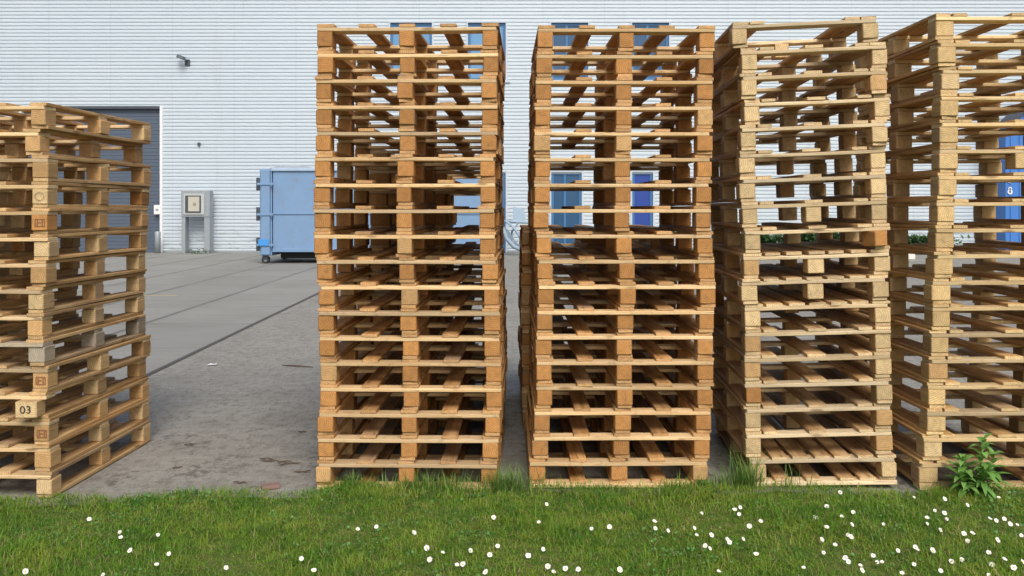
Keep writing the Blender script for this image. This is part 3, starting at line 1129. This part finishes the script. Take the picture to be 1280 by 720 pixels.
b.box(bx0 - ox + 0.1, bx1 - ox - 0.1, 0.5, 1.9, 0.12, zb0 - 0.003, 0.01)
b.build('skid', M['black'], ct)
for x in (gx(331, YB) - ox, bx1 - ox - 0.3):
    for y in (0.12, 2.2):
        b = MB()
        b.tube([(x - 0.0, y - 0.06, 0.11), (x, y + 0.06, 0.11)], 0.11, 18)
        w = b.build('wheel', M['black'], ct)
        b = MB()
        b.tube([(x, y - 0.066, 0.11), (x, y - 0.061, 0.11)], 0.055, 12)
        b.build('hub', M['steel'], w)
        b = MB()
        b.box(x - 0.08, x + 0.08, y - 0.085, y - 0.07, 0.10, 0.30, 0.005)
        b.box(x - 0.08, x + 0.08, y - 0.068, y + 0.08, 0.235, 0.30, 0.005)
        b.build('fork', M['charcoal'], w)

# ------------------------------------------------------------------ blue shed at the right
YS = 30.4
sx0 = gx(1257, YS)
sh = empty('blue_shed', (sx0, YS, 0))
tag(sh, 'tall strong blue sheet metal shed with sloping dark roof edge', 'shed')
z_e = gz(162, YS)
wS = 4.6
apex = z_e + wS / 2 * 0.9
b = MB()
b.prism([(0, 0), (wS, 0), (wS, z_e), (wS / 2, apex), (0, z_e)], 0, 0.8)
b.build('wall', M['shed_blue'], sh)
b = MB()
x = 0.18
while x < wS - 0.05:
    ztop = z_e + min(x, wS - x) * 0.9 - 0.12
    b.box(x - 0.03, x + 0.03, -0.025, -0.002, 0.05, ztop, 0.006)
    x += 0.30
b.build('rib', M['shed_blue'], sh)
b = MB()
b.prism([(-0.12, z_e - 0.108 + .004), (wS / 2, apex + .004), (wS / 2, apex + .12), (-0.12, z_e + 0.012)], -0.12, 0.85)
b.prism([(wS + 0.12, z_e - 0.108 + .004), (wS / 2 + .001, apex + .004), (wS / 2 + .001, apex + .12), (wS + 0.12, z_e + 0.012)], -0.12, 0.85)
b.build('roof', M['shed_roof'], sh)
# white emblem on the shed wall
ez = gz(238, YS)
exx = gx(1262, YS) - sx0
b = MB()
for dz, r0 in ((-0.05, 0.085), (0.06, 0.06)):
    n = 18
    for k in range(n):
        a0, a1 = 2 * math.pi * k / n, 2 * math.pi * (k + 1) / n
        ri = r0 * 0.45
        b.poly([(exx + r0 * math.cos(a0), -0.031, ez + dz + r0 * math.sin(a0)), (exx + r0 * math.cos(a1), -0.031, ez + dz + r0 * math.sin(a1)),
                (exx + ri * math.cos(a1), -0.031, ez + dz + ri * math.sin(a1)), (exx + ri * math.cos(a0), -0.031, ez + dz + ri * math.sin(a0))])
b.box(exx - 0.06, exx + 0.02, -0.034, -0.029, ez + 0.25, ez + 0.31)
b.build('emblem', M['paper'], sh)

# ------------------------------------------------------------------ bent grey-blue frame in the gap
YF = 29.6
fr = empty('scrap_frame', (gx(640, YF), YF, 0))
tag(fr, 'bent grey-blue metal frame with a flat plate, seen in the narrow gap', 'scrap metal')


def fp(px, py, dy=0.0):
    return (gx(px, YF) - gx(640, YF), dy, max(gz(py, YF), 0.03))


b = MB()
b.tube([fp(624, 262), fp(627, 282), fp(633, 298), fp(642, 308), fp(653, 313)], 0.07, 8)
b.tube([fp(653, 313), fp(650, 296), fp(641, 283, 0.2), fp(630, 276, 0.3)], 0.045, 8)
b.tube([fp(642, 308), fp(640, 290, 0.3), fp(648, 278, 0.3)], 0.04, 8)
b.tube([fp(620, 276, 0.3), fp(640, 277, 0.3), fp(662, 279, 0.3)], 0.04, 8)
b.tube([fp(628, 284, 0.6), fp(640, 300, 0.6), fp(655, 314, 0.6)], 0.05, 8)
b.build('tubes', M['tarp'], fr)
b = MB()
b.prism([(fp(641, 258)[0], fp(641, 258)[2]), (fp(655, 262)[0], fp(0, 262)[2]), (fp(657, 272)[0], fp(0, 272)[2]), (fp(655, 279)[0], fp(0, 279)[2]),
         (fp(641, 277)[0], fp(0, 277)[2])], 0.33, 0.37)
b.build('plate', plain('pale_blue_plate', (0.36, 0.48, 0.60), 0.5, var=0.1), fr)
b = MB()
b.prism([fp(625, 280)[::2], fp(634, 297)[::2], fp(648, 309)[::2], fp(636, 288)[::2]], 0.1, 0.14)
b.build('bent_sheet', plain('dull_blue_sheet', (0.20, 0.27, 0.34), 0.5, var=0.3, scale=3), fr)

# ------------------------------------------------------------------ daisies
DA = [(450, 195), (602, 260), (607, 291), (785, 275), (642, 353), (843, 369), (779, 428), (130, 457), (518, 475), (1127, 438)]
DB = [(512, 250), (1183, 187), (598, 235), (785, 265), (932, 368), (1075, 353), (1173, 374), (871, 397), (1008, 428), (1030, 420), (1140, 460),
      (224, 393), (285, 458), (856, 340), (1212, 330)]
DC = [(170, 121), (137, 215), (394, 243), (484, 236), (713, 242), (711, 213), (782, 253), (951, 165), (908, 240), (925, 278), (992, 276), (960, 329),
      (984, 343), (1110, 153), (1143, 137), (1139, 171), (1187, 230), (1247, 211), (1072, 297), (1085, 313), (1152, 296), (1217, 376), (158, 346),
      (86, 378), (181, 431), (210, 463), (262, 442), (326, 448), (534, 448), (1032, 463)]
DD = [(364, 63), (298, 132), (425, 160), (372, 186), (228, 184), (241, 192), (415, 224), (290, 241), (402, 275), (418, 283), (264, 297), (340, 329),
      (274, 363), (380, 390), (398, 408), (460, 432), (473, 451), (530, 378), (545, 410), (574, 414), (573, 221), (650, 355), (733, 335), (746, 353),
      (826, 352), (735, 422), (860, 453), (674, 470), (727, 87), (885, 97), (992, 126), (1151, 91), (836, 153), (886, 165), (892, 195), (799, 193),
      (793, 220), (863, 252), (975, 268), (1021, 272), (1001, 306), (923, 408), (967, 397), (1110, 196), (1136, 203), (1180, 196), (1206, 220),
      (1246, 229), (1150, 300), (1108, 363), (1117, 421), (1185, 400), (1222, 437), (1265, 278), (1268, 411), (175, 442), (1106, 478)]
DAISY = [(x / 4.0 + o, 600 + y / 4.0) for o, L in ((0, DA), (320, DB), (640, DC), (960, DD)) for x, y in L]


def daisy_mesh(v, hgt):
    r = random.Random(100 + v)
    b = MB()
    np_ = 15
    cup = (0.10, 0.35, 0.7, 0.2)[v % 4]
    R0 = 0.0135
    top = Vector((r.uniform(-.006, .006), r.uniform(-.006, .006), hgt))
    tilt = Euler((r.uniform(0.4, 0.95), r.uniform(-0.25, 0.25), 0)).to_matrix()
    for k in range(np_):
        a = 2 * math.pi * k / np_ + r.uniform(-.06, .06)
        ln = R0 * r.uniform(0.88, 1.1)
        d = Vector((math.cos(a), math.sin(a), 0))
        s = Vector((-math.sin(a), math.cos(a), 0))
        c = cup + r.uniform(-.1, .1)
        pts = [d * 0.003 - s * .0011, d * 0.003 + s * .0011, d * ln * .75 + s * .0031 + Vector((0, 0, ln * .75 * c * .6)),
               d * ln + s * .0013 + Vector((0, 0, ln * c)), d * ln - s * .0013 + Vector((0, 0, ln * c)),
               d * ln * .75 - s * .0031 + Vector((0, 0, ln * .75 * c * .6))]
        b.poly([top + tilt @ p for p in pts], 0)
    vs0 = None
    rings = []
    for rr, zz_ in ((0.0046, 0.0), (0.0040, 0.0022), (0.002, 0.0034)):
        rings.append([b.bm.verts.new(top + tilt @ Vector((rr * math.cos(q * math.pi / 4), rr * math.sin(q * math.pi / 4), zz_))) for q in range(8)])
    for A, B in zip(rings, rings[1:]):
        for q in range(8):
            f = b.bm.faces.new((A[q], A[(q + 1) % 8], B[(q + 1) % 8], B[q]))
            f.material_index = 1
    f = b.bm.faces.new(rings[-1])
    f.material_index = 1
    b.tube([(0, 0, 0), (top.x * 0.4, top.y * 0.4, hgt * 0.5), top], 0.0011, 5, mat=2)
    return b.mesh('daisy', [M['petal'], M['disc'], M['leaf']])


dms = [daisy_mesh(v, 0.042 + 0.005 * (v % 3)) for v in range(8)]
for i, (px, py) in enumerate(DAISY):
    hgt = 0.042 + 0.005 * ((i % 8) % 3)
    zb = 0.012
    sc = rnd.uniform(0.62, 0.95)
    Y = gy(py, zb + hgt * sc)
    o = bpy.data.objects.new('daisy', dms[i % 8])
    o.location = (gx(px, Y), Y, zb)
    o.rotation_euler = (0, 0, rnd.uniform(-0.6, 0.6))
    o.scale = (sc, sc, sc)
    link(o)
    tag(o, 'small white daisy with a yellow centre growing in the mown grass', 'daisy', 'daisies in the mown grass')


# ------------------------------------------------------------------ weeds
def lance_leaf(b, p0, d, L, w, droop, r, n=6, mat=0):
    d = d.normalized()
    s = d.cross(Vector((0, 0, 1)))
    s = s.normalized() if s.length > 0.05 else Vector((1, 0, 0))
    up = s.cross(d).normalized()
    prev = None
    for i in range(n + 1):
        u = i / n
        c = p0 + d * L * u - Vector((0, 0, 1)) * droop * L * u * u
        ww = w * math.sin(math.pi * min(u * 0.92 + 0.08, 1.0)) ** 0.8
        l, rr, mid = c - s * ww + up * ww * 0.35, c + s * ww + up * ww * 0.35, c
        cur = [b.bm.verts.new(q) for q in (l, mid, rr)]
        if prev:
            for q in (0, 1):
                f = b.bm.faces.new((prev[q], prev[q + 1], cur[q + 1], cur[q]))
                f.smooth = True
                f.material_index = mat
        prev = cur


r = random.Random(12)
pl = empty('weed_plant', (gx(1219, 4.88), 4.86, 0.01))
tag(pl, 'leafy green weed with long pointed leaves growing in front of the yellowish stack', 'weed')
bS, bL = MB(), MB()
for k, (bx, by, tx, ty, hz) in enumerate(((0, 0, 0.02, -0.03, 0.30), (-0.03, 0.02, -0.09, -0.02, 0.20), (0.04, 0, 0.08, -0.02, 0.22), (-0.05, -0.02, -0.12, -0.05, 0.12), (0.0, -0.02, 0.0, -0.10, 0.17))):
    p = [Vector((bx, by, 0)), Vector(((bx + tx) / 2, (by + ty) / 2, hz * 0.55)), Vector((tx, ty, hz))]
    bS.tube(p, 0.0045, 6, taper=[1, 0.8, 0.5])
    nl = 22
    for q in range(nl):
        u = 0.15 + 0.85 * q / (nl - 1)
        pos = p[0].lerp(p[2], u)
        a = q * 2.4 + k
        e = 0.15 + 0.75 * u
        d = Vector((math.cos(a) * math.cos(e), math.sin(a) * math.cos(e), math.sin(e)))
        lance_leaf(bL, pos, d, r.uniform(0.10, 0.17) * (1.1 - 0.35 * u), r.uniform(0.013, 0.021), r.uniform(0.3, 0.8), r)
bS.build('stem', M['leaf'], pl)
bL.build('foliage', M['leaf'], pl)
# broad leaved small plants in the lawn
for (px, py, sz, lab) in ((600, 622, 1.0, 'low broad-leaved weed at the foot of the brown stack beside the gap'),
                          (585, 668, 0.7, 'small broad-leaved weed in the lawn near two daisies'),
                          (880, 606, 0.7, 'small broad-leaved weed beside the brown stack and the tall tuft')):
    Y = gy(py, 0.03)
    b = MB()
    for q in range(16):
        a = q * 2.4
        e = r.uniform(0.2, 1.0)
        d = Vector((math.cos(a) * math.cos(e), math.sin(a) * math.cos(e), math.sin(e)))
        lance_leaf(b, Vector((r.uniform(-.03, .03), r.uniform(-.03, .03), 0.012)), d, 0.075 * sz * r.uniform(.7, 1.2), 0.016 * sz, 0.5, r)
    o = b.build('broadleaf_weed', M['leaf_low'], loc=(gx(px, Y), Y, 0.012))
    tag(o, lab, 'weed', 'low broad-leaved weeds in the lawn')


# tall grass tufts
def tuft(px, py, n, hmin, hmax, rad, lean, lab, seed, bias=0.0):
    q = np.random.RandomState(seed)
    Y = gy(py, 0.0)
    x = q.normal(0, rad, n)
    y = q.normal(0, rad * 0.35, n)
    az = q.uniform(0, 2 * math.pi, n)
    if bias:
        az = q.normal(0.0 if bias > 0 else math.pi, 0.7, n)
    me = blade_mesh('grass_tuft', x, y, np.zeros(n), q.uniform(hmin, hmax, n), q.uniform(0.003, 0.0062, n), q.uniform(0.15, lean, n), az,
                    q.uniform(0, 1, n), M['tuft'])
    o = bpy.data.objects.new('grass_tuft', me)
    o.location = (gx(px, Y), Y, 0.005)
    link(o)
    tag(o, lab, 'grass tuft', 'tall grass tufts by the pallets')


tuft(440, 614, 110, 0.06, 0.14, 0.05, 0.8, 'tall grass tuft at the container-side end of the brown stack', 1)
tuft(545, 616, 330, 0.07, 0.16, 0.14, 1.0, 'widest arching grass tuft in front of the brown stack', 2)
tuft(636, 618, 260, 0.08, 0.21, 0.07, 0.9, 'tall grass tuft filling the narrow gap between the brown stacks', 3)
tuft(932, 612, 150, 0.10, 0.27, 0.05, 0.9, 'tallest wispy grass tuft by the corner of the tilted pale stack', 4)
tuft(905, 612, 60, 0.06, 0.16, 0.05, 0.9, 'thin grass tuft between the brown stack and tilted stack', 5)
tuft(985, 612, 16, 0.08, 0.20, 0.05, 0.6, 'few loose grass stalks in front of the tilted pale stack', 6)

# ------------------------------------------------------------------ litter on the paving
LIT = [(338, 609, 0.10, 'brick', 'broken reddish brick half sunk by the grass edge'),
       (345, 577, 0.20, 'bark', None), (362, 580, 0.14, 'bark', None), (378, 590, 0.10, 'bark', None), (334, 574, 0.10, 'bark', None),
       (300, 604, 0.08, 'bark', None), (236, 556, 0.07, 'bark', None), 
       (372, 458, 0.34, 'stick', 'thin dark stick lying on the grey paving near the brown stack'),
       (266, 456, 0.10, 'scrap', 'small white paper scrap lying on the grey paving'),
       (378, 540, 0.06, 'bark', None), (222, 585, 0.06, 'bark', None)]
bark = plain('dry_bark', (0.11, 0.075, 0.05), 0.9, var=0.35, scale=40)
for k, (px, py, L, kd, lab) in enumerate(LIT):
    Y = gy(py)
    q = random.Random(k)
    b = MB()
    if kd == 'stick':
        b.tube([(-L / 2, 0.02, 0.008), (-0.02, -0.01, 0.012), (L / 2, -0.03, 0.008)], 0.008, 6, taper=[0.6, 1, 0.5])
        o = b.build('stick', bark)
        cat, grp = 'stick', None
    elif kd == 'brick':
        b.box(-L / 2, L / 2, -0.035, 0.035, 0, 0.02, 0.006)
        o = b.build('broken_brick', M['brick_red'])
        cat, grp = 'brick', None
    elif kd == 'scrap':
        b.poly([(-L / 2, -0.03, 0.004), (L / 2, -0.02, 0.012), (L / 2 - 0.02, 0.03, 0.02), (0, 0.02, 0.006), (-L / 2, 0.035, 0.012)])
        o = b.build('paper_scrap', M['paper'])
        cat, grp = 'paper scrap', None
    else:
        n = 7
        pts = []
        for j in range(n):
            u = -0.5 + j / (n - 1)
            pts.append((u * L, q.uniform(-0.01, 0.01), 0.006 + q.uniform(0, 0.006)))
        b.tube(pts, 0.005, 5, taper=[0.4, 0.8, 1, 0.7, 1, 0.8, 0.3])
        o = b.build('bark_scrap', bark)
        cat, grp = 'bark scrap', 'dark bark scraps on the paving'
        lab = 'small dark bark scrap lying on the paving near the grass edge'
    o.location = (gx(px, Y), Y, -0.004)
    o.rotation_euler = (0, 0, q.uniform(-0.5, 0.5))
    tag(o, lab, cat, grp)

# ------------------------------------------------------------------ light
SUN_EL, SUN_AZ = 46.0, 12.0      # azimuth: degrees to the right of straight behind the camera
w = bpy.data.worlds.new('World')
scene.world = w
w.use_nodes = True
nt = w.node_tree
sky = nt.nodes.new('ShaderNodeTexSky')
sky.sky_type = 'NISHITA'
sky.sun_disc = False
sky.sun_elevation = R(SUN_EL)
sky.sun_rotation = R(180 - SUN_AZ)
sky.air_density = 1.0
sky.dust_density = 4.0
sky.ozone_density = 1.0
bg = nt.nodes['Background']
bg.inputs[1].default_value = 0.118
nt.links.new(sky.outputs[0], bg.inputs[0])

sl = bpy.data.lights.new('sun', 'SUN')
sl.energy = 1.85
sl.angle = R(28)
sl.color = (1.0, 0.955, 0.89)
so = bpy.data.objects.new('sun', sl)
az, el = R(SUN_AZ), R(SUN_EL)
to_sun = Vector((math.sin(az) * math.cos(el), -math.cos(az) * math.cos(el), math.sin(el)))
so.rotation_euler = to_sun.to_track_quat('Z', 'Y').to_euler()
so.location = (3, -6, 12)
link(so)

# ------------------------------------------------------------------ camera
cd = bpy.data.cameras.new('camera')
cd.sensor_width = 36.0
cd.lens = F / 1280.0 * 36.0
cd.shift_y = -(360.0 - HZ) / 1280.0
cd.clip_start = 0.05
cd.clip_end = 1000
co = bpy.data.objects.new('camera', cd)
co.location = (0, 0, CAMH)
co.rotation_euler = (R(90), 0, 0)
link(co)
scene.camera = co

scene.view_settings.view_transform = 'Standard'
scene.view_settings.look = 'None'
scene.view_settings.exposure = 0.24
scene.view_settings.gamma = 1.0
scene.view_settings.use_curve_mapping = False
scene.render.resolution_x = 1024
scene.render.resolution_y = 576
scene.cycles.max_bounces = 8
scene.cycles.diffuse_bounces = 4
scene.cycles.use_denoising = True
